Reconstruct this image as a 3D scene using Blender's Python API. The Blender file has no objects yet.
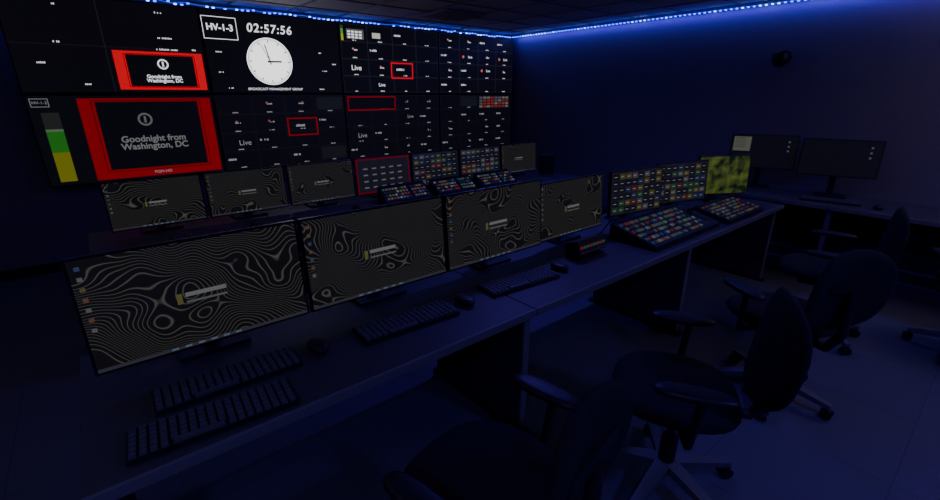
import bpy, math, random
from mathutils import Vector, Matrix, Euler
random.seed(7)
scene = bpy.context.scene
COL = scene.collection

# ---------------------------------------------------------------- materials
_m = {}
def pbr(name, col, rough=0.6, metal=0.0, bump=0.0, bscale=200, var=0.0, spec=0.5):
    if name in _m: return _m[name]
    m = bpy.data.materials.new(name); m.use_nodes = True
    nt = m.node_tree; b = nt.nodes['Principled BSDF']
    b.inputs['Base Color'].default_value = (*col, 1)
    b.inputs['Roughness'].default_value = rough
    b.inputs['Metallic'].default_value = metal
    b.inputs['Specular IOR Level'].default_value = spec
    tc = nt.nodes.new('ShaderNodeTexCoord')
    n = nt.nodes.new('ShaderNodeTexNoise'); n.inputs['Scale'].default_value = bscale
    nt.links.new(tc.outputs['Object'], n.inputs['Vector'])
    if bump:
        bp = nt.nodes.new('ShaderNodeBump'); bp.inputs['Strength'].default_value = bump
        bp.inputs['Distance'].default_value = 0.01
        nt.links.new(n.outputs['Fac'], bp.inputs['Height']); nt.links.new(bp.outputs['Normal'], b.inputs['Normal'])
    if var:
        r = nt.nodes.new('ShaderNodeValToRGB')
        r.color_ramp.elements[0].position = 0.3; r.color_ramp.elements[1].position = 0.7
        r.color_ramp.elements[0].color = (*[c*(1-var) for c in col], 1)
        r.color_ramp.elements[1].color = (*[min(1, c*(1+var)) for c in col], 1)
        nt.links.new(n.outputs['Fac'], r.inputs['Fac']); nt.links.new(r.outputs['Color'], b.inputs['Base Color'])
    _m[name] = m; return m
def emi(col, s=1.0):
    key = 'glow_%.3f_%.3f_%.3f_%.2f' % (*col, s)
    if key in _m: return _m[key]
    m = bpy.data.materials.new(key); m.use_nodes = True
    b = m.node_tree.nodes['Principled BSDF']
    b.inputs['Base Color'].default_value = (0.01, 0.01, 0.01, 1)
    b.inputs['Roughness'].default_value = 0.4
    b.inputs['Emission Color'].default_value = (*col, 1)
    b.inputs['Emission Strength'].default_value = s
    _m[key] = m; return m
def topo(name, line, base, s):
    if name in _m: return _m[name]
    m = bpy.data.materials.new(name); m.use_nodes = True
    nt = m.node_tree; b = nt.nodes['Principled BSDF']
    b.inputs['Base Color'].default_value = (0.01, 0.01, 0.01, 1); b.inputs['Roughness'].default_value = 0.3
    tc = nt.nodes.new('ShaderNodeTexCoord'); oi = nt.nodes.new('ShaderNodeObjectInfo')
    ad = nt.nodes.new('ShaderNodeVectorMath'); ad.operation = 'ADD'
    sc = nt.nodes.new('ShaderNodeVectorMath'); sc.operation = 'SCALE'; sc.inputs[0].default_value = (9, 5, 7)
    nt.links.new(oi.outputs['Random'], sc.inputs['Scale'])
    nt.links.new(tc.outputs['Object'], ad.inputs[0]); nt.links.new(sc.outputs[0], ad.inputs[1])
    n = nt.nodes.new('ShaderNodeTexNoise'); n.inputs['Scale'].default_value = 4.0; n.inputs['Detail'].default_value = 1.0
    nt.links.new(ad.outputs[0], n.inputs['Vector'])
    dt = nt.nodes.new('ShaderNodeVectorMath'); dt.operation = 'DOT_PRODUCT'; dt.inputs[1].default_value = (20, 0, 55)
    nt.links.new(tc.outputs['Object'], dt.inputs[0])
    mu = nt.nodes.new('ShaderNodeMath'); mu.operation = 'MULTIPLY_ADD'; mu.inputs[1].default_value = 34
    nt.links.new(dt.outputs['Value'], mu.inputs[2])
    fr = nt.nodes.new('ShaderNodeMath'); fr.operation = 'FRACT'
    r = nt.nodes.new('ShaderNodeValToRGB')
    e = r.color_ramp.elements
    e[0].position = 0.0; e[0].color = (*base, 1); e[1].position = 1.0; e[1].color = (*base, 1)
    for p, c in ((0.36, base), (0.5, line), (0.64, base)):
        q = e.new(p); q.color = (*c, 1)
    nt.links.new(n.outputs['Fac'], mu.inputs[0]); nt.links.new(mu.outputs[0], fr.inputs[0]); nt.links.new(fr.outputs[0], r.inputs['Fac'])
    nt.links.new(r.outputs['Color'], b.inputs['Emission Color']); b.inputs['Emission Strength'].default_value = s
    _m[name] = m; return m

M_PLASTIC = pbr('black_plastic', (0.012, 0.012, 0.014), 0.45, bump=0.05, bscale=400)
M_BEZEL = pbr('bezel_black', (0.008, 0.008, 0.009), 0.35)
M_METAL = pbr('dark_metal', (0.05, 0.05, 0.055), 0.4, 0.8)
M_GREYPL = pbr('grey_plastic', (0.10, 0.10, 0.11), 0.5)
M_DESK = pbr('desk_laminate', (0.055, 0.055, 0.06), 0.5, var=0.12, bscale=60)
M_DESKPANEL = pbr('desk_panel', (0.04, 0.04, 0.05), 0.6)
M_EDGE = pbr('desk_edge', (0.14, 0.14, 0.15), 0.5)
M_FABRIC = pbr('chair_fabric', (0.010, 0.010, 0.013), 0.9, bump=0.4, bscale=500)
M_KEY = pbr('keycap', (0.09, 0.09, 0.10), 0.55)
M_OFF = pbr('screen_off', (0.006, 0.006, 0.008), 0.22)

# ---------------------------------------------------------------- builder
class MB:
    def __init__(s): s.v = []; s.f = []; s.mi = []; s.m = []; s.sm = []
    def mat(s, m):
        if m not in s.m: s.m.append(m)
        return s.m.index(m)
    def add(s, vs, fs, m, smooth=False, T=None):
        o = len(s.v)
        for v in vs:
            v = Vector(v)
            s.v.append(T @ v if T is not None else v)
        i = s.mat(m)
        for f in fs: s.f.append([o+k for k in f]); s.mi.append(i); s.sm.append(smooth)
    def box(s, c, d, m, T=None, R=None, taper=1.0):
        x, y, z = [k/2 for k in d]
        vs = []
        for sz in (-1, 1):
            k = taper if sz > 0 else 1
            for sx, sy in ((-1, -1), (1, -1), (1, 1), (-1, 1)):
                p = Vector((sx*x*k, sy*y*k, sz*z))
                if R is not None: p = R @ p
                vs.append(p+Vector(c))
        s.add(vs, [(3,2,1,0),(4,5,6,7),(0,1,5,4),(1,2,6,5),(2,3,7,6),(3,0,4,7)], m, T=T)
    def cyl(s, p0, p1, r0, m, r1=None, seg=16, T=None, caps=True):
        if r1 is None: r1 = r0
        p0 = Vector(p0); p1 = Vector(p1); d = (p1-p0).normalized()
        a = d.orthogonal().normalized(); b = d.cross(a)
        vs = []
        for p, r in ((p0, r0), (p1, r1)):
            for i in range(seg):
                t = 2*math.pi*i/seg; vs.append(p+(a*math.cos(t)+b*math.sin(t))*r)
        fs = [(i, (i+1) % seg, seg+(i+1) % seg, seg+i) for i in range(seg)]
        s.add(vs, fs, m, True, T)
        if caps: s.add(vs, [tuple(range(seg))[::-1], tuple(range(seg, 2*seg))], m, False, T)
    def tube(s, pts, r, m, seg=10, T=None):
        for i in range(len(pts)-1): s.cyl(pts[i], pts[i+1], r, m, seg=seg, T=T)
    def rect(s, x0, z0, x1, z1, y, m, T=None):   # faces -Y
        s.add([(x0, y, z0), (x1, y, z0), (x1, y, z1), (x0, y, z1)], [(0,1,2,3)], m, T=T)
    def frame(s, x0, z0, x1, z1, t, y, m, T=None):
        s.rect(x0, z0, x1, z0+t, y, m, T); s.rect(x0, z1-t, x1, z1, y, m, T)
        s.rect(x0, z0+t, x0+t, z1-t, y, m, T); s.rect(x1-t, z0+t, x1, z1-t, y, m, T)
    def disc(s, x, z, r, y, m, seg=40, T=None):
        s.add([(x+r*math.cos(2*math.pi*i/seg), y, z+r*math.sin(2*math.pi*i/seg)) for i in range(seg)], [tuple(range(seg))], m, T=T)
    def ring(s, x, z, r, t, y, m, seg=32, a0=0, a1=360, T=None):
        vs = []; fs = []
        for i in range(seg+1):
            a = math.radians(a0+(a1-a0)*i/seg)
            vs += [(x+r*math.cos(a), y, z+r*math.sin(a)), (x+(r-t)*math.cos(a), y, z+(r-t)*math.sin(a))]
        for i in range(seg): fs.append((2*i, 2*i+1, 2*i+3, 2*i+2))
        s.add(vs, fs, m, T=T)
    def pad(s, w, d, h, m, T=None, n=2.6, curve=0.0, nu=12, nv=28):
        """soft superellipse cushion, XY outline, Z thickness, curve = bends the sides up"""
        vs = []; fs = []
        for j in range(nu+1):
            ph = -math.pi/2+math.pi*j/nu
            cz = math.sin(ph); cr = abs(math.cos(ph))**0.35
            for i in range(nv):
                t = 2*math.pi*i/nv
                cx = math.copysign(abs(math.cos(t))**(2/n), math.cos(t)); cy = math.copysign(abs(math.sin(t))**(2/n), math.sin(t))
                x = cx*w/2*cr; y = cy*d/2*cr
                vs.append((x, y, cz*h/2+curve*(2*x/w)**2))
        for j in range(nu):
            for i in range(nv):
                fs.append((j*nv+i, j*nv+(i+1) % nv, (j+1)*nv+(i+1) % nv, (j+1)*nv+i))
        s.add(vs, fs, m, True, T)
    def obj(s, name, loc=(0,0,0), rz=0.0, bevel=0.0, parent=None, rot=None):
        me = bpy.data.meshes.new(name)
        me.from_pydata([tuple(v) for v in s.v], [], s.f)
        for m in s.m: me.materials.append(m)
        me.polygons.foreach_set('material_index', s.mi)
        me.polygons.foreach_set('use_smooth', s.sm)
        me.update()
        o = bpy.data.objects.new(name, me); COL.objects.link(o)
        o.location = loc; o.rotation_euler = rot if rot else (0, 0, rz)
        if bevel:
            b = o.modifiers.new('bevel', 'BEVEL'); b.width = bevel; b.segments = 2; b.limit_method = 'ANGLE'; b.angle_limit = math.radians(50)
        if parent: o.parent = parent
        return o

def text(parent, name, body, x, z, y, size, m, align='CENTER', bold=0.0, shear=0.0, R=None, sp=1.0):
    c = bpy.data.curves.new(name, 'FONT'); c.body = body; c.size = size; c.align_x = align; c.align_y = 'CENTER'
    c.offset = bold; c.shear = shear; c.space_line = 0.85; c.space_character = sp
    c.materials.append(m)
    o = bpy.data.objects.new(name, c); COL.objects.link(o)
    o.location = (x, y, z); o.rotation_euler = R if R else (math.pi/2, 0, 0); o.parent = parent
    return o

def mark(b, x, z, r, y, m):     # plain stand-in mark: ring with a bar
    b.ring(x, z, r, r*0.28, y, m); b.rect(x-r*0.15, z-r*0.5, x+r*0.15, z+r*0.5, y, m)

# ---------------------------------------------------------------- room
X0, X1, Y0, Y1, H = -3.0, 5.52, -3.0, 5.72, 2.53
def slab(name, c, d, m):
    b = MB(); b.box(c, d, m); return b.obj(name)

wallm = pbr('wall_paint', (0.17, 0.15, 0.22), 0.75, bump=0.12, bscale=90, var=0.06)
slab('wall_back', ((X0+X1)/2, Y1+0.05, H/2), (X1-X0+0.2, 0.1, H), wallm)
slab('wall_right', (X1+0.05, (Y0+Y1)/2, H/2), (0.1, Y1-Y0, H), wallm)
slab('wall_left', (X0-0.05, (Y0+Y1)/2, H/2), (0.1, Y1-Y0, H), wallm)
slab('wall_front', ((X0+X1)/2, Y0-0.05, H/2), (X1-X0+0.2, 0.1, H), wallm)

# carpet-tile floor
fm = bpy.data.materials.new('carpet_tiles'); fm.use_nodes = True
nt = fm.node_tree; b_ = nt.nodes['Principled BSDF']; b_.inputs['Roughness'].default_value = 0.85
tc = nt.nodes.new('ShaderNodeTexCoord'); br = nt.nodes.new('ShaderNodeTexBrick')
br.offset = 0; br.inputs['Scale'].default_value = 1.0; br.inputs['Brick Width'].default_value = 0.61; br.inputs['Row Height'].default_value = 0.61
br.inputs['Mortar Size'].default_value = 0.003
br.inputs['Color1'].default_value = (0.13, 0.13, 0.17, 1); br.inputs['Color2'].default_value = (0.15, 0.15, 0.19, 1); br.inputs['Mortar'].default_value = (0.10, 0.10, 0.13, 1)
ns = nt.nodes.new('ShaderNodeTexNoise'); ns.inputs['Scale'].default_value = 260
mx = nt.nodes.new('ShaderNodeMix'); mx.data_type = 'RGBA'; mx.blend_type = 'MULTIPLY'; mx.inputs['Factor'].default_value = 0.6
nt.links.new(tc.outputs['Object'], br.inputs['Vector']); nt.links.new(tc.outputs['Object'], ns.inputs['Vector'])
nt.links.new(br.outputs['Color'], mx.inputs[6]); nt.links.new(ns.outputs['Fac'], mx.inputs[7]); nt.links.new(mx.outputs[2], b_.inputs['Base Color'])
bp = nt.nodes.new('ShaderNodeBump'); bp.inputs['Strength'].default_value = 0.4; bp.inputs['Distance'].default_value = 0.004
nt.links.new(ns.outputs['Fac'], bp.inputs['Height']); nt.links.new(bp.outputs['Normal'], b_.inputs['Normal'])
slab('floor', ((X0+X1)/2, (Y0+Y1)/2, -0.05), (X1-X0+0.2, Y1-Y0+0.2, 0.1), fm)

# suspended ceiling
cm = bpy.data.materials.new('ceiling_tiles'); cm.use_nodes = True
nt = cm.node_tree; b_ = nt.nodes['Principled BSDF']; b_.inputs['Roughness'].default_value = 0.9
tc = nt.nodes.new('ShaderNodeTexCoord'); ns = nt.nodes.new('ShaderNodeTexNoise'); ns.inputs['Scale'].default_value = 55; ns.inputs['Detail'].default_value = 6
r = nt.nodes.new('ShaderNodeValToRGB'); r.color_ramp.elements[0].position = 0.35; r.color_ramp.elements[0].color = (0.64, 0.60, 0.57, 1)
r.color_ramp.elements[1].position = 0.5; r.color_ramp.elements[1].color = (0.82, 0.78, 0.76, 1)
nt.links.new(tc.outputs['Object'], ns.inputs['Vector']); nt.links.new(ns.outputs['Fac'], r.inputs['Fac']); nt.links.new(r.outputs['Color'], b_.inputs['Base Color'])
slab('ceiling', ((X0+X1)/2, (Y0+Y1)/2, H+0.05), (X1-X0+0.2, Y1-Y0+0.2, 0.1), cm)
gm = pbr('ceiling_grid_metal', (0.3, 0.3, 0.32), 0.5)
g = MB(); x = X1-0.45
while x > X0: g.box((x, (Y0+Y1)/2, H-0.004), (0.024, Y1-Y0, 0.008), gm); x -= 0.61
y = Y1-0.4
while y > Y0: g.box(((X0+X1)/2, y, H-0.0045), (X1-X0, 0.024, 0.009), gm); y -= 0.61
g.obj('ceiling_grid')
def vent(name, cx, cy, w, d):
    v = MB(); v.box((0, 0, -0.008), (w, d, 0.012), pbr('vent_white', (0.5, 0.5, 0.52), 0.5))
    k = int(w/0.05)
    for i in range(k): v.box((-w/2+(i+0.5)*w/k, 0, -0.018), (0.012, d-0.06, 0.012), gm, R=Matrix.Rotation(0.5, 3, 'Y'))
    v.obj(name, (cx, cy, H-0.008))
vent('ceiling_vent', 3.6, 4.7, 0.58, 0.58)
vent('ceiling_vent', 1.75, 4.1, 0.58, 0.58)

# trim
t = MB(); tm = pbr('trim_vinyl', (0.03, 0.03, 0.035), 0.5)
t.box(((X0+X1)/2, Y1-0.008, 0.05), (X1-X0, 0.016, 0.1), tm); t.obj('baseboard_back')
t = MB(); t.box((X1-0.008, (Y0+Y1)/2, 0.05), (0.016, Y1-Y0-0.04, 0.1), tm); t.obj('baseboard_right')

# ---------------------------------------------------------------- LED strips
blue = emi((0.03, 0.07, 1.0), 7.0); bluedim = emi((0.02, 0.04, 0.9), 1.0); cyan = emi((0.14, 0.3, 1.0), 8.0)
def led(name, p0, p1, wobble, skip=0.0, size=0.018):
    b = MB(); p0 = Vector(p0); p1 = Vector(p1); L = (p1-p0).length; d = (p1-p0)/L
    pts = [p0+d*L*i/60+Vector((0, 0, random.uniform(-wobble, wobble))) for i in range(61)]
    b.tube(pts, 0.005, bluedim, seg=6)
    n = int(L/0.055)
    for i in range(n):
        if random.random() < skip: continue
        q = p0+d*L*(i+0.5)/n; k = min(59, int(60*(i+0.5)/n)); z = pts[k].z
        b.box((q.x, q.y, z-0.006), (size, size, 0.010), cyan if random.random() < 0.3 else blue)
    return b.obj(name)
led('led_strip_light', (-1.6, Y1-0.10, 2.485), (X1-0.04, Y1-0.10, 2.485), 0.010, 0.2, 0.022)
led('led_strip_light', (X1-0.03, Y1-0.1, 2.49), (X1-0.03, Y0+0.3, 2.49), 0.001)
def area(name, loc, rot, sx, sy, e, col):
    l = bpy.data.lights.new(name, 'AREA'); l.shape = 'RECTANGLE'; l.size = sx; l.size_y = sy; l.energy = e; l.color = col
    o = bpy.data.objects.new(name, l); COL.objects.link(o); o.location = loc; o.rotation_euler = rot; return o
area('led_strip_glow', (2.2, Y1-0.14, 2.475), (math.radians(-20), 0, 0), 6.4, 0.02, 7, (0.05, 0.06, 1))
area('led_strip_glow', (X1-0.045, 1.5, 2.48), (0, math.radians(-4), 0), 0.03, 8.0, 17, (0.09, 0.06, 1))
def fill_downlight(x, y, e, col):  # added ceiling fill, unseen, gives floor and walls their blue light
    d = MB(); d.cyl((0, 0, -0.012), (0, 0, 0), 0.09, M_GREYPL, seg=24); d.cyl((0, 0, -0.014), (0, 0, -0.012), 0.07, emi((0.6, 0.6, 0.8), 0.5), seg=24)
    o = d.obj('added_fill_downlight', (x, y, H))
    l = bpy.data.lights.new('ceiling_fill', 'SPOT'); l.energy = e; l.color = col; l.spot_size = math.radians(175); l.spot_blend = 1; l.shadow_soft_size = 0.12
    lo = bpy.data.objects.new('ceiling_fill', l); COL.objects.link(lo); lo.location = (0, 0, -0.04); lo.parent = o
fill_downlight(-0.9, -0.6, 100, (0.24, 0.22, 1)); fill_downlight(2.0, -1.2, 110, (0.14, 0.08, 1)); fill_downlight(2.6, 2.4, 80, (0.14, 0.06, 1))
# added uplighters out of view, put in to brighten the ceiling and room
def fill_uplight(x, y, e):
    b = MB(); b.cyl((0, 0, 0), (0, 0, .025), .14, M_METAL, seg=32); b.cyl((0, 0, .025), (0, 0, 1.7), .012, M_METAL, seg=14)
    b.cyl((0, 0, 1.68), (0, 0, 1.80), .03, M_METAL, r1=.17, seg=32, caps=False); b.cyl((0, 0, 1.70), (0, 0, 1.705), .05, emi((1, .9, .9), 1), seg=20)
    o = b.obj('added_fill_uplighter', (x, y, 0))
    l = bpy.data.lights.new('uplighter_fill', 'SPOT'); l.energy = e; l.color = (.50, .42, .66); l.spot_size = math.radians(168); l.spot_blend = .5; l.shadow_soft_size = 0.05
    lo = bpy.data.objects.new('uplighter_fill', l); COL.objects.link(lo); lo.location = (0, 0, 1.80); lo.rotation_euler = (math.pi, 0, 0); lo.parent = o
fill_uplight(4.7, -0.9, 85); fill_uplight(-1.6, 2.6, 22)

w = bpy.data.worlds.new('World'); scene.world = w; w.use_nodes = True
w.node_tree.nodes['Background'].inputs[0].default_value = (0.02, 0.02, 0.06, 1); w.node_tree.nodes['Background'].inputs[1].default_value = 0.5

# ---------------------------------------------------------------- video wall
PW, PH = 1.46, 0.81
WY = Y1-0.16
RED = (0.72, 0.0, 0.012); WHITE = (0.85, 0.87, 0.9)
DK = (0.003, 0.003, 0.005)
def wallmon(ci, row, draw):
    k = 1.3 if row == 0 else 0.45
    cx = -0.37+PW*(ci+0.5); cz = 2.05 if row == 0 else 1.238
    b = MB()
    b.box((0, 0.03, 0), (PW-0.004, 0.06, PH-0.004), M_BEZEL)
    b.box((0, 0.10, 0), (0.5, 0.08, 0.4), M_METAL)
    b.rect(-PW/2+0.014, -PH/2+0.014, PW/2-0.014, PH/2-0.014, -0.001, emi(DK, 1.0))
    S = lambda u: -PW/2+0.014+u*(PW-0.028)
    V = lambda v: -PH/2+0.014+v*(PH-0.028)
    texts = []
    draw(b, S, V, k, texts)
    o = b.obj('wall_monitor', (cx, WY, cz))
    for tt in texts: text(o, *tt[0], **tt[1])
    return o
def lab(b, x, z, w_, k, m=None, h=0.012):
    """tiny illegible caption: a row of small glyph strokes"""
    m = m or emi(WHITE, 0.8*k); n = max(2, int(w_/0.012))
    for i in range(n):
        if random.random() < 0.85:
            b.rect(x+i*0.012, z, x+i*0.012+0.008, z+h*random.uniform(0.7, 1), -0.003, m)
def meter(b, x, z0, z1, w_, k, bot=(.42, .42, .02)):
    n = 30
    for i in range(n):
        f = i/n
        c = bot if f < 0.42 else ((0.05, 0.40, 0.03) if f < 0.72 else ((.25, .4, .25) if f < .76 else (0.05, 0.055, 0.05)))
        b.rect(x, z0+(z1-z0)*f, x+w_, z0+(z1-z0)*(f+0.97/n), -0.003, emi(c, 0.7*k))
def tiles(b, S, V, k, nx, ny, skip=()):
    for i in range(nx):
        for j in range(ny):
            a = S(i/nx); c = S((i+1)/nx); p = V(j/ny); q = V((j+1)/ny)
            b.frame(a+0.003, p+0.003, c-0.003, q-0.003, 0.002, -0.002, emi((0.06, 0.06, 0.08), 0.4*k))
            lab(b, (a+c)/2-0.03, p+0.012, 0.06, k)
            rr = random.random()
            if (i, j) in skip: continue
            if rr < 0.35:
                b.disc((a+c)/2+random.uniform(-0.03, 0.03), (p+q)/2+0.02, 0.012, -0.003, emi((0.7, 0.2, 0.2), 0.7*k), 12)
                lab(b, (a+c)/2-0.02, (p+q)/2, 0.07, k, h=.016)
            elif rr < 0.65:
                lab(b, a+0.03, (p+q)/2, 0.1, k, h=0.024)
            elif rr < 0.72:
                b.rect(a+0.02, p+0.03, c-0.02, q-0.02, -0.003, emi((0.03, 0.032, 0.045), 0.6*k))
WM = emi(WHITE, 1.3); WMd = emi(WHITE, 0.28)

def d00(b, S, V, k, T):
    b.rect(S(.475), V(.03), S(.985), V(.47), -0.002, emi(RED, 0.9)); b.rect(S(.54), V(.07), S(.925), V(.43), -0.003, emi(DK, 1))
    b.frame(S(.53), V(.06), S(.935), V(.44), 0.004, -0.0035, emi((.02, 0, 0), 1))
    mark(b, S(.74), V(.33), 0.046, -0.004, WM)
    T.append((('caption', 'Goodnight from\nWashington, DC', S(.735), V(.16), -0.005, 0.044, WM), dict(bold=0.001)))
    for u, v, l in ((.2, .52, .05), (.74, .62, .12), (.72, .49, .2), (.93, .5, .05), (.1, .3, .06), (.24, .9, .05), (.75, .9, .07), (.3, .08, .06)):
        lab(b, S(u), V(v), l, k, h=0.016)
    b.rect(S(0.0), V(.5), S(1), V(.503), -0.002, emi((.06, .06, .08), .3)); b.rect(S(.445), V(0), S(.448), V(1), -0.002, emi((.06, .06, .08), .3))
def d01(b, S, V, k, T):
    b.frame(S(0.0), V(.66), S(.225), V(.93), 0.006, -0.003, WM)
    T.append((('caption', 'HV-1-3', S(.112), V(.80), -0.004, 0.085, WM), dict(bold=0.0025)))
    T.append((('caption', '02:57:56', S(.455), V(.825), -0.004, 0.118, WM), dict(bold=0.0022, shear=0.12, sp=1.16)))
    cx, cz, R = S(.43), V(.41), 0.240
    b.disc(cx, cz, R, -0.003, emi((0.88, 0.88, 0.9), 2.0), 64); BL = emi((.02, .02, .03), .5)
    b.ring(cx, cz, R-0.012, 0.005, -0.004, BL)
    for i in range(60):
        a = math.radians(6*i); r0 = R-0.05 if i % 5 == 0 else R-0.032; w_ = 0.005 if i % 5 == 0 else 0.002
        d = Vector((math.sin(a), math.cos(a))); n = Vector((d.y, -d.x))*w_
        p = [Vector((cx, cz))+d*r0+n, Vector((cx, cz))+d*r0-n, Vector((cx, cz))+d*(R-0.022)-n, Vector((cx, cz))+d*(R-0.022)+n]
        b.add([(q.x, -0.0045, q.y) for q in p], [(3, 2, 1, 0)], BL)
    for ang, L, w_ in ((57*6+5.6, .175, .006), (2.95*30, .125, .009), (56*6, .20, .003)):
        a = math.radians(ang); d = Vector((math.sin(a), math.cos(a))); n = Vector((d.y, -d.x))*w_; c = Vector((cx, cz))
        p = [c-d*0.03+n, c-d*0.03-n, c+d*L-n, c+d*L+n]
        b.add([(q.x, -0.005, q.y) for q in p], [(3, 2, 1, 0)], BL)
    T.append((('caption', 'BROADCAST MANAGEMENT GROUP', S(.45), V(.045), -0.004, 0.036, WM), {}))
    for u, v, l in ((.06, .5, .06), (.1, .05, .07), (.82, .55, .05), (.84, .3, .06), (.93, .4, .05), (.05, .25, .06), (.8, .04, .07)): lab(b, S(u), V(v), l, k)
def d02(b, S, V, k, T):
    tiles(b, S, V, k, 4, 4, skip=((0, 3), (1, 3), (0, 1), (1, 0), (2, 1)))
    meter(b, S(.01), V(.76), V(.97), 0.03, k)
    b.rect(S(.06), V(.79), S(.22), V(.93), -0.003, emi((.12, .12, .13), .8))
    for i in range(4):
        for j in range(3): b.rect(S(.07+.035*i), V(.80+.04*j), S(.095+.035*i), V(.825+.04*j), -0.004, WM)
    b.rect(S(.30), V(.82), S(.38), V(.9), -0.003, emi((.9, .85, .8), .6))
    b.frame(S(.47), V(.22), S(.71), V(.48), 0.020, -0.004, emi(RED, .95)); lab(b, S(.53), V(.35), .12, k, h=.03)
    T.append((('caption', 'Live', S(.13), V(.37), -0.004, 0.085, WM), {}))
    T.append((('caption', 'Live', S(.37), V(.12), -0.004, 0.06, WM), {}))
def d03(b, S, V, k, T):
    tiles(b, S, V, k, 4, 4, skip=((1, 2), (2, 1), (3, 2)))
    for u, v in ((.3, .63), (.55, .4), (.8, .62)):
        b.disc(S(u), V(v), .02, -0.004, emi((.8, .15, .1), .8), 14)
        T.append((('caption', 'Live', S(u+.09), V(v), -0.004, 0.05, WM), {}))
def d10(b, S, V, k, T):
    b.rect(S(.235), V(.02), S(.985), V(.97), -0.002, emi(RED, .28)); b.rect(S(.32), V(.13), S(.90), V(.93), -0.003, emi(DK, 1))
    b.frame(S(.30), V(.10), S(.92), V(.95), 0.006, -0.0035, emi((.02, 0, 0), 1))
    mark(b, S(.57), V(.72), 0.06, -0.004, emi(WHITE, .12))
    T.append((('caption', 'Goodnight from\nWashington, DC', S(.60), V(.44), -0.005, 0.082, emi(WHITE, .17)), dict(bold=0.002)))
    T.append((('caption', 'PGM-HD', S(.61), V(.065), -0.005, 0.04, WMd), {}))
    b.frame(S(.015), V(.88), S(.10), V(.97), 0.004, -0.003, WMd)
    T.append((('caption', 'HV-1-2', S(.058), V(.925), -0.004, 0.034, WMd), {}))
    meter(b, S(.05), V(.04), V(.82), 0.12, k)
def d11(b, S, V, k, T):
    tiles(b, S, V, k, 4, 4, skip=((0, 1), (2, 2), (2, 1)))
    b.frame(S(.5), V(.42), S(.75), V(.68), .014, -0.004, emi(RED, .35)); lab(b, S(.56), V(.55), .12, k, h=.03)
    T.append((('caption', 'Live', S(.16), V(.36), -0.004, 0.08, WMd), {}))
def d12(b, S, V, k, T):
    tiles(b, S, V, k, 4, 4, skip=((0, 1), (2, 2), (0, 3), (1, 3)))
    b.frame(S(.02), V(.76), S(.5), V(.98), .014, -0.004, emi(RED, .35))
    T.append((('caption', 'Live', S(.14), V(.36), -0.004, 0.08, WMd), {}))
    T.append((('caption', 'Live', S(.66), V(.64), -0.004, 0.06, WMd), {}))
def d13(b, S, V, k, T):
    tiles(b, S, V, k, 4, 4, skip=((2, 3), (3, 3)))
    for i in range(8):
        for j in range(4):
            b.rect(S(.52+.055*i), V(.76+.055*j), S(.565+.055*i), V(.80+.055*j), -0.004, emi(random.choice([(.6, .05, .04), (.35, .35, .35), (.5, .08, .06), (.2, .2, .25)]), .3))
for ci, dr in enumerate((d00, d01, d02, d03)): wallmon(ci, 0, dr)
for ci, dr in enumerate((d10, d11, d12, d13)): wallmon(ci, 1, dr)
f = MB()
for z in (0.95, 1.5, 1.8, 2.3): f.box((2.55, Y1-0.012, z), (5.8, 0.02, 0.05), M_METAL)
f.obj('monitor_mounting_rail')

# ---------------------------------------------------------------- desks
def desk(name, L, D, h, loc, rz=0):
    b = MB()
    n = max(1, round(L/1.6)); seg = L/n
    for i in range(n):
        b.box((seg*(i+0.5), D/2, h-0.018), (seg-0.004, D, 0.036), M_DESK)
        b.box((seg*(i+0.5), 0.004, h-0.018), (seg-0.004, 0.012, 0.038), M_EDGE)
    for i in range(n+1):
        x = min(max(seg*i, 0.02), L-0.02)
        b.box((x, D/2, (h-0.036)/2+0.01), (0.036, D-0.10, h-0.056), M_DESKPANEL)
        b.box((x, 0.055, (h-0.036)/2+0.01), (0.04, 0.012, h-0.056), M_EDGE)
        b.box((x, D/2, 0.012), (0.06, D-0.04, 0.024), M_METAL)
    b.box((L/2, D-0.06, h/2+0.08), (L-0.04, 0.02, h-0.22), M_DESKPANEL)
    b.box((L/2, D-0.16, h-0.08), (L-0.1, 0.12, 0.06), M_METAL)
    return b.obj(name, loc, rz, bevel=0.003)
DH = 0.73
desk('control_desk', 4.78, 0.82, DH, (-0.2, 1.22, 0))
desk('control_desk', 4.5, 0.75, DH, (-0.15, 3.25, 0))
desk('side_desk', 2.6, 0.68, DH, (4.80, 2.25, 0), rz=-math.pi/2)

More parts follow.
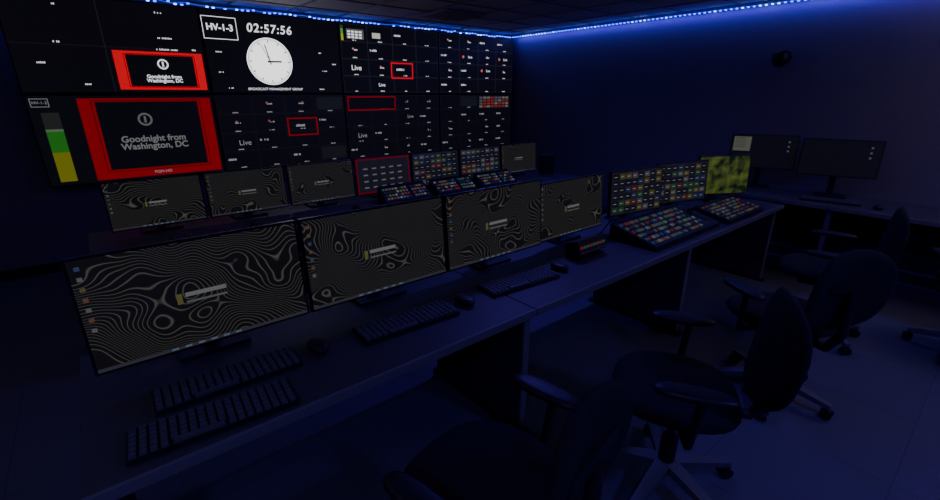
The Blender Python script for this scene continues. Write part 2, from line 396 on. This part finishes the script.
# ---------------------------------------------------------------- desktop monitors
TOPO = topo('topographic_wallpaper', (0.13, 0.13, 0.115), (0.010, 0.010, 0.010), 0.45)
def monitor(x, y, z0, w_=0.61, h_=0.36, rz=0, tilt=-4, kind='topo', sh=DH):
    """z0 = height of screen bottom"""
    b = MB(); T = Matrix.Translation((0, 0, z0-sh+h_/2)) @ Matrix.Rotation(math.radians(tilt), 4, 'X')
    b.box((0, 0.015, 0), (w_, 0.024, h_), M_BEZEL, T=T)
    b.box((0, 0.04, 0), (w_*0.6, 0.03, h_*0.6), M_PLASTIC, T=T, )
    e = 0.009; X = w_/2-e; Z = h_/2-e
    b.box((0, 0.10, 0.009), (0.24, 0.18, 0.014), M_METAL)
    b.box((0, 0.12, (z0-sh+h_*0.5)/2+.004), (0.05, 0.03, z0-sh+h_*0.5), M_METAL)
    b.box((0, 0.085, z0-sh+h_*0.45), (0.1, 0.08, 0.09), M_METAL)
    def S(u): return -X+2*X*u
    def V(v): return -Z+2*Z*v
    if kind == 'topo':
        b.rect(-X, -Z, X, Z, 0.002, TOPO, T=T)
        b.rect(-X, -Z, X, -Z+0.012, 0.001, emi((.03, .03, .04), .8), T=T)
        for i in range(6): b.rect(S(.3+.06*i), -Z+.003, S(.33+.06*i), -Z+.01, 0.0005, emi((.2, .3, .45), .3), T=T)
        for i in range(7):
            b.rect(S(.022), V(.91-.09*i), S(.042), V(.945-.09*i), 0.001, emi(random.choice([(.3, .26, .1), (.1, .18, .4), (.35, .35, .35), (.4, .18, .1)]), .2), T=T)
        # plain stand-in for the wallpaper's company mark: a block and two bars
        b.rect(S(.37), V(.43), S(.395), V(.53), 0.001, emi((.45, .42, .12), .16), T=T)
        b.rect(S(.41), V(.49), S(.60), V(.53), 0.001, emi(WHITE, .12), T=T)
        b.rect(S(.41), V(.43), S(.60), V(.45), 0.001, emi(WHITE, .08), T=T)
    elif kind == 'multi':
        b.rect(-X, -Z, X, Z, 0.002, emi((.008, .008, .014), 1), T=T)
        for i in range(8):
            for j in range(6):
                c = random.choice([(.4, .06, .04), (.08, .25, .1), (.3, .3, .32), (.35, .28, .06), (.06, .1, .3)]+[(.03, .03, .045)]*5)
                b.rect(S(.03+.12*i), V(.05+.155*j), S(.13+.12*i), V(.17+.155*j), 0.001, emi(c, .14), T=T)
                b.rect(S(.045+.12*i), V(.1+.155*j), S(.10+.12*i), V(.115+.155*j), 0.0005, emi(WHITE, .2), T=T)
    elif kind == 'red':
        b.rect(-X, -Z, X, Z, 0.002, emi((.008, .008, .012), 1), T=T); b.frame(-X, -Z, X, Z, .012, 0.001, emi(RED, .16), T=T)
        for i in range(5):
            for j in range(4): b.rect(S(.12+.16*i), V(.15+.18*j), S(.2+.16*i), V(.19+.18*j), 0.001, emi(WHITE, .12), T=T)
    elif kind == 'green':
        gmn = 'meadow_picture'
        if gmn not in _m:
            m = bpy.data.materials.new(gmn); m.use_nodes = True; nt = m.node_tree; p = nt.nodes['Principled BSDF']
            p.inputs['Base Color'].default_value = (.01, .01, .01, 1); tc = nt.nodes.new('ShaderNodeTexCoord'); n = nt.nodes.new('ShaderNodeTexNoise')
            n.inputs['Scale'].default_value = 12; n.inputs['Detail'].default_value = 6; rr = nt.nodes.new('ShaderNodeValToRGB')
            rr.color_ramp.elements[0].position = .38; rr.color_ramp.elements[0].color = (.01, .03, .008, 1); rr.color_ramp.elements[1].position = .68; rr.color_ramp.elements[1].color = (.28, .38, .05, 1)
            nt.links.new(tc.outputs['Object'], n.inputs['Vector']); nt.links.new(n.outputs['Fac'], rr.inputs['Fac']); nt.links.new(rr.outputs['Color'], p.inputs['Emission Color']); p.inputs['Emission Strength'].default_value = .25
            _m[gmn] = m
        b.rect(-X, -Z, X, Z, 0.002, _m[gmn], T=T)
    elif kind in ('window', 'dark'):
        b.rect(-X, -Z, X, Z, 0.002, emi((.003, .003, .005), 1), T=T)
        if kind == 'window':
            b.rect(S(.03), V(.50), S(.30), V(.95), 0.001, emi((.4, .42, .32), .18), T=T)
            for i in range(5): b.rect(S(.05), V(.9-.07*i), S(.22), V(.92-.07*i), 0.0005, emi((.1, .1, .1), .3), T=T)
        for i in range(3): b.rect(S(.86), V(.8-.14*i), S(.89), V(.85-.14*i), 0.0005, emi((.2, .2, .22), .3), T=T)
    return b.obj('desktop_monitor', (x, y, sh+.001), math.radians(rz), bevel=0.002)
FY = 1.73
for i in range(3): monitor(0.205+0.71*i, FY, 0.785, 0.70, 0.395)
monitor(2.30, FY+.02, 0.785, 0.64, 0.36)
monitor(3.05, FY+.02, 0.80, 0.55, 0.33, rz=-10, kind='multi')
monitor(3.66, FY-0.02, 0.80, 0.55, 0.33, rz=-16, kind='multi')
monitor(4.24, FY-0.10, 0.80, 0.50, 0.34, rz=-30, kind='green')
for i, kd in enumerate(('topo', 'topo', 'topo', 'red', 'multi', 'multi', 'topo')):
    monitor(0.27+0.59*i, 3.72, 0.775, 0.57, 0.33, kind=kd)
monitor(5.20, 1.68, 0.93, 0.58, 0.33, rz=-68, kind='window')
monitor(5.19, 1.05, 0.93, 0.58, 0.33, rz=-74, kind='dark')

# ---------------------------------------------------------------- desk gear
def keyboard(x, y, rz, z=DH):
    b = MB(); b.box((0, 0, .008), (.44, .14, .014), M_PLASTIC)
    for j in range(6):
        for i in range(18):
            if j == 0 and 4 <= i <= 9: continue
            b.box((-.204+i*.024, -.055+j*.022, .019), (.019, .018, .009), M_KEY, taper=.85)
    b.box((-.048, -.055, .019), (.13, .018, .009), M_KEY, taper=.97)
    b.obj('keyboard', (x, y, z+.001), math.radians(rz))
def mouse(x, y, rz, z=DH):
    b = MB(); b.pad(.062, .11, .034, M_PLASTIC, T=Matrix.Translation((0, 0, .018)), n=2.2)
    b.box((0, .025, .035), (.006, .02, .006), M_KEY)
    b.obj('computer_mouse', (x, y, z+.001), math.radians(rz))
for x, y in ((.20, 1.52), (.88, 1.48), (1.55, 1.48)): keyboard(x, y, random.uniform(-5, 5)); mouse(x+.30, y-.01, 8)
keyboard(.12, 1.33, -4)
for x in (.5, 1.3): keyboard(x, 3.42, 2); mouse(x+.3, 3.42, 0)
keyboard(5.0, 1.0, -80); mouse(4.98, .66, -80)

BC = [(.5, .5, .46), (.5, .05, .03), (.08, .35, .12), (.4, .32, .05), (.08, .14, .5)]+[(.05, .05, .06)]*4+[(.25, .25, .27)]*4
def panel(name, x, y, w_, d_, rows, cols, rz=0, tilt=12, k=.16, faders=0, z=DH):
    b = MB(); t = math.radians(tilt); hh = d_*math.sin(t)
    dd = d_*math.cos(t)
    vs = [(-w_/2, -dd/2, 0), (w_/2, -dd/2, 0), (w_/2, dd/2, 0), (-w_/2, dd/2, 0), (-w_/2, -dd/2, .03), (w_/2, -dd/2, .03), (w_/2, dd/2, .03+hh), (-w_/2, dd/2, .03+hh)]
    b.add(vs, [(3,2,1,0),(4,5,6,7),(0,1,5,4),(1,2,6,5),(2,3,7,6),(3,0,4,7)], M_PLASTIC)
    T = Matrix.Translation((0, -dd/2, .03)) @ Matrix.Rotation(t, 4, 'X')
    b.box((0, d_-.012, .003), (w_-.02, .014, .006), M_METAL, T=T)
    fw = .12*faders if faders else 0
    cw = (w_-.04-fw)/cols; rh = (d_-.05)/rows
    for i in range(cols):
        for j in range(rows):
            if (i % 9) == 8: continue
            c = random.choice(BC)
            b.box((-w_/2+.02+cw*(i+.5), .015+rh*(j+.5), .004), (cw*.66, rh*.5, .008), emi(c, k), T=T, taper=.9)
    for q in range(faders):
        fx = w_/2-.02-.12*(q+.5)
        b.box((fx, d_*.45, .001), (.012, d_*.6, .004), M_BEZEL, T=T); b.box((fx, d_*.6, .03), (.08, .02, .022), M_METAL, T=T)
        b.box((fx-.03, d_*.6, .015), (.006, .012, .03), M_METAL, T=T); b.box((fx+.03, d_*.6, .015), (.006, .012, .03), M_METAL, T=T)
    return b.obj(name, (x, y, z+.001), math.radians(rz), bevel=.0015)
panel('video_switcher_panel', 2.98, 1.45, .90, .34, 6, 28, tilt=14, faders=1)
panel('audio_mixing_console', 3.84, 1.39, .64, .28, 6, 20, tilt=12)
for px_ in (2.1, 2.65, 3.2): panel('router_control_panel', px_, 3.46, .48, .2, 4, 14, tilt=35, k=.22)
def intercom(x, y, rz):
    b = MB()
    b.box((0, .03, .060), (.26, .10, .085), M_PLASTIC, R=Matrix.Rotation(math.radians(-20), 3, 'X'))
    Q = Matrix.Translation((0, -.018, .055)) @ Matrix.Rotation(math.radians(-20), 4, 'X')
    for i in range(8):
        b.box((-.105+i*.03, -.006, .02), (.022, .01, .016), emi((.5, .03, .02) if i % 3 == 0 else (.05, .18, .07), .25), T=Q)
        b.box((-.105+i*.03, -.006, -.01), (.018, .01, .014), M_KEY, T=Q)
    b.box((0, .035, .006), (.24, .11, .010), M_METAL)
    b.cyl((.1, .02, .10), (.12, -.04, .20), .004, M_METAL, seg=8); b.cyl((.12, -.04, .20), (.122, -.046, .215), .009, M_PLASTIC, seg=10)
    b.obj('intercom_station', (x, y, DH+.001), math.radians(rz), bevel=.002)
intercom(2.16, 1.50, 0)
def speaker(x, y, rz, z=DH):
    b = MB(); b.box((0, 0, .11), (.15, .16, .22), M_PLASTIC)
    b.cyl((0, -.082, .075), (0, -.08, .075), .055, M_METAL, seg=28); b.cyl((0, -.084, .075), (0, -.082, .075), .047, M_FABRIC, seg=28)
    b.cyl((0, -.084, .165), (0, -.08, .165), .022, M_METAL, seg=20)
    b.obj('studio_speaker', (x, y, z+.001), math.radians(rz), bevel=.006)
speaker(4.22, 3.66, -30); speaker(5.3, 2.12, -70)

# ---------------------------------------------------------------- chairs
def chair(x, y, rz):
    b = MB(); I = Matrix.Translation
    for i in range(5):
        a = math.radians(72*i+10); d = Vector((math.cos(a), math.sin(a), 0)); n = Vector((-d.y, d.x, 0))
        p0 = d*.03+Vector((0, 0, .12)); p1 = d*.31+Vector((0, 0, .075))
        vs = []
        for pp, w_, h_ in ((p0, .032, .04), (p1, .018, .022)):
            for sn, sz in ((-1, -.5), (1, -.5), (1, .5), (-1, .5)): vs.append(pp+n*w_*sn+Vector((0, 0, h_*sz)))
        b.add(vs, [(3,2,1,0),(4,5,6,7),(0,1,5,4),(1,2,6,5),(2,3,7,6),(3,0,4,7)], M_GREYPL)
        c = d*.30
        b.cyl(c+Vector((0, 0, .05)), c+Vector((0, 0, .08)), .010, M_METAL, seg=8)
        for s_ in (-1, 1):
            q = c+Vector((0, 0, .028))+n*.014*s_; b.cyl(q-n*.009, q+n*.009, .027, M_PLASTIC, seg=18)
        b.box(c+Vector((0, 0, .045)), (.04, .04, .02), M_PLASTIC)
    b.cyl((0, 0, .09), (0, 0, .26), .034, M_PLASTIC, seg=20); b.cyl((0, 0, .26), (0, 0, .42), .016, M_METAL, seg=16)
    b.box((0, 0, .43), (.24, .26, .05), M_PLASTIC)
    b.cyl((.1, .0, .425), (.27, .02, .415), .006, M_METAL, seg=8); b.box((.28, .02, .415), (.05, .02, .012), M_PLASTIC)
    b.pad(.50, .49, .09, M_FABRIC, T=I((0, .02, .49)), curve=.012)
    b.pad(.44, .44, .06, M_FABRIC, T=I((0, -.27, .76)) @ Matrix.Rotation(math.radians(97), 4, 'X'), curve=.05)
    b.tube([(0, -.08, .43), (0, -.27, .45), (0, -.33, .55), (0, -.325, .78)], .022, M_PLASTIC, seg=12)
    b.box((0, -.318, .80), (.26, .02, .05), M_PLASTIC)
    for s_ in (-1, 1):
        b.tube([(s_*.12, .0, .43), (s_*.28, -.02, .45), (s_*.295, -.04, .66)], .016, M_PLASTIC, seg=12)
        b.pad(.085, .27, .035, M_PLASTIC, T=I((s_*.295, -.01, .68)))
    b.obj('office_chair', (x, y, 0), math.radians(rz))
chair(.74, .80, 10)
chair(1.66, .66, 30)
chair(2.75, .62, -30)
chair(3.75, .68, 12)
chair(1.2, 2.72, 10); chair(2.5, 2.70, -8)
chair(4.2, -0.1, -60)

# ---------------------------------------------------------------- wall camera
b = MB()
b.cyl((0, 0, 0), (-.03, 0, 0), .06, M_PLASTIC, seg=28); b.cyl((-.03, 0, 0), (-.12, 0, .0), .022, M_PLASTIC, seg=16)
b.cyl((-.12, 0, .03), (-.12, 0, -.03), .075, M_PLASTIC, seg=32)
for j in range(6):
    a0 = math.pi/2*j/6; a1 = math.pi/2*(j+1)/6
    b.cyl((-.12, 0, -.03-.065*math.sin(a0)), (-.12, 0, -.03-.065*math.sin(a1)), .065*math.cos(a0), M_OFF, r1=max(.001, .065*math.cos(a1)), seg=32, caps=False)
b.obj('security_dome_camera', (X1-.001, 1.76, 1.99))

# ---------------------------------------------------------------- camera
cd = bpy.data.cameras.new('camera'); cd.sensor_width = 36; cd.lens = 450/940*36; cd.clip_start = .02
co = bpy.data.objects.new('camera', cd); COL.objects.link(co)
co.location = (0, 0, 1.65); co.rotation_euler = (math.radians(90-19.2), 0, math.radians(-39.5))
scene.camera = co
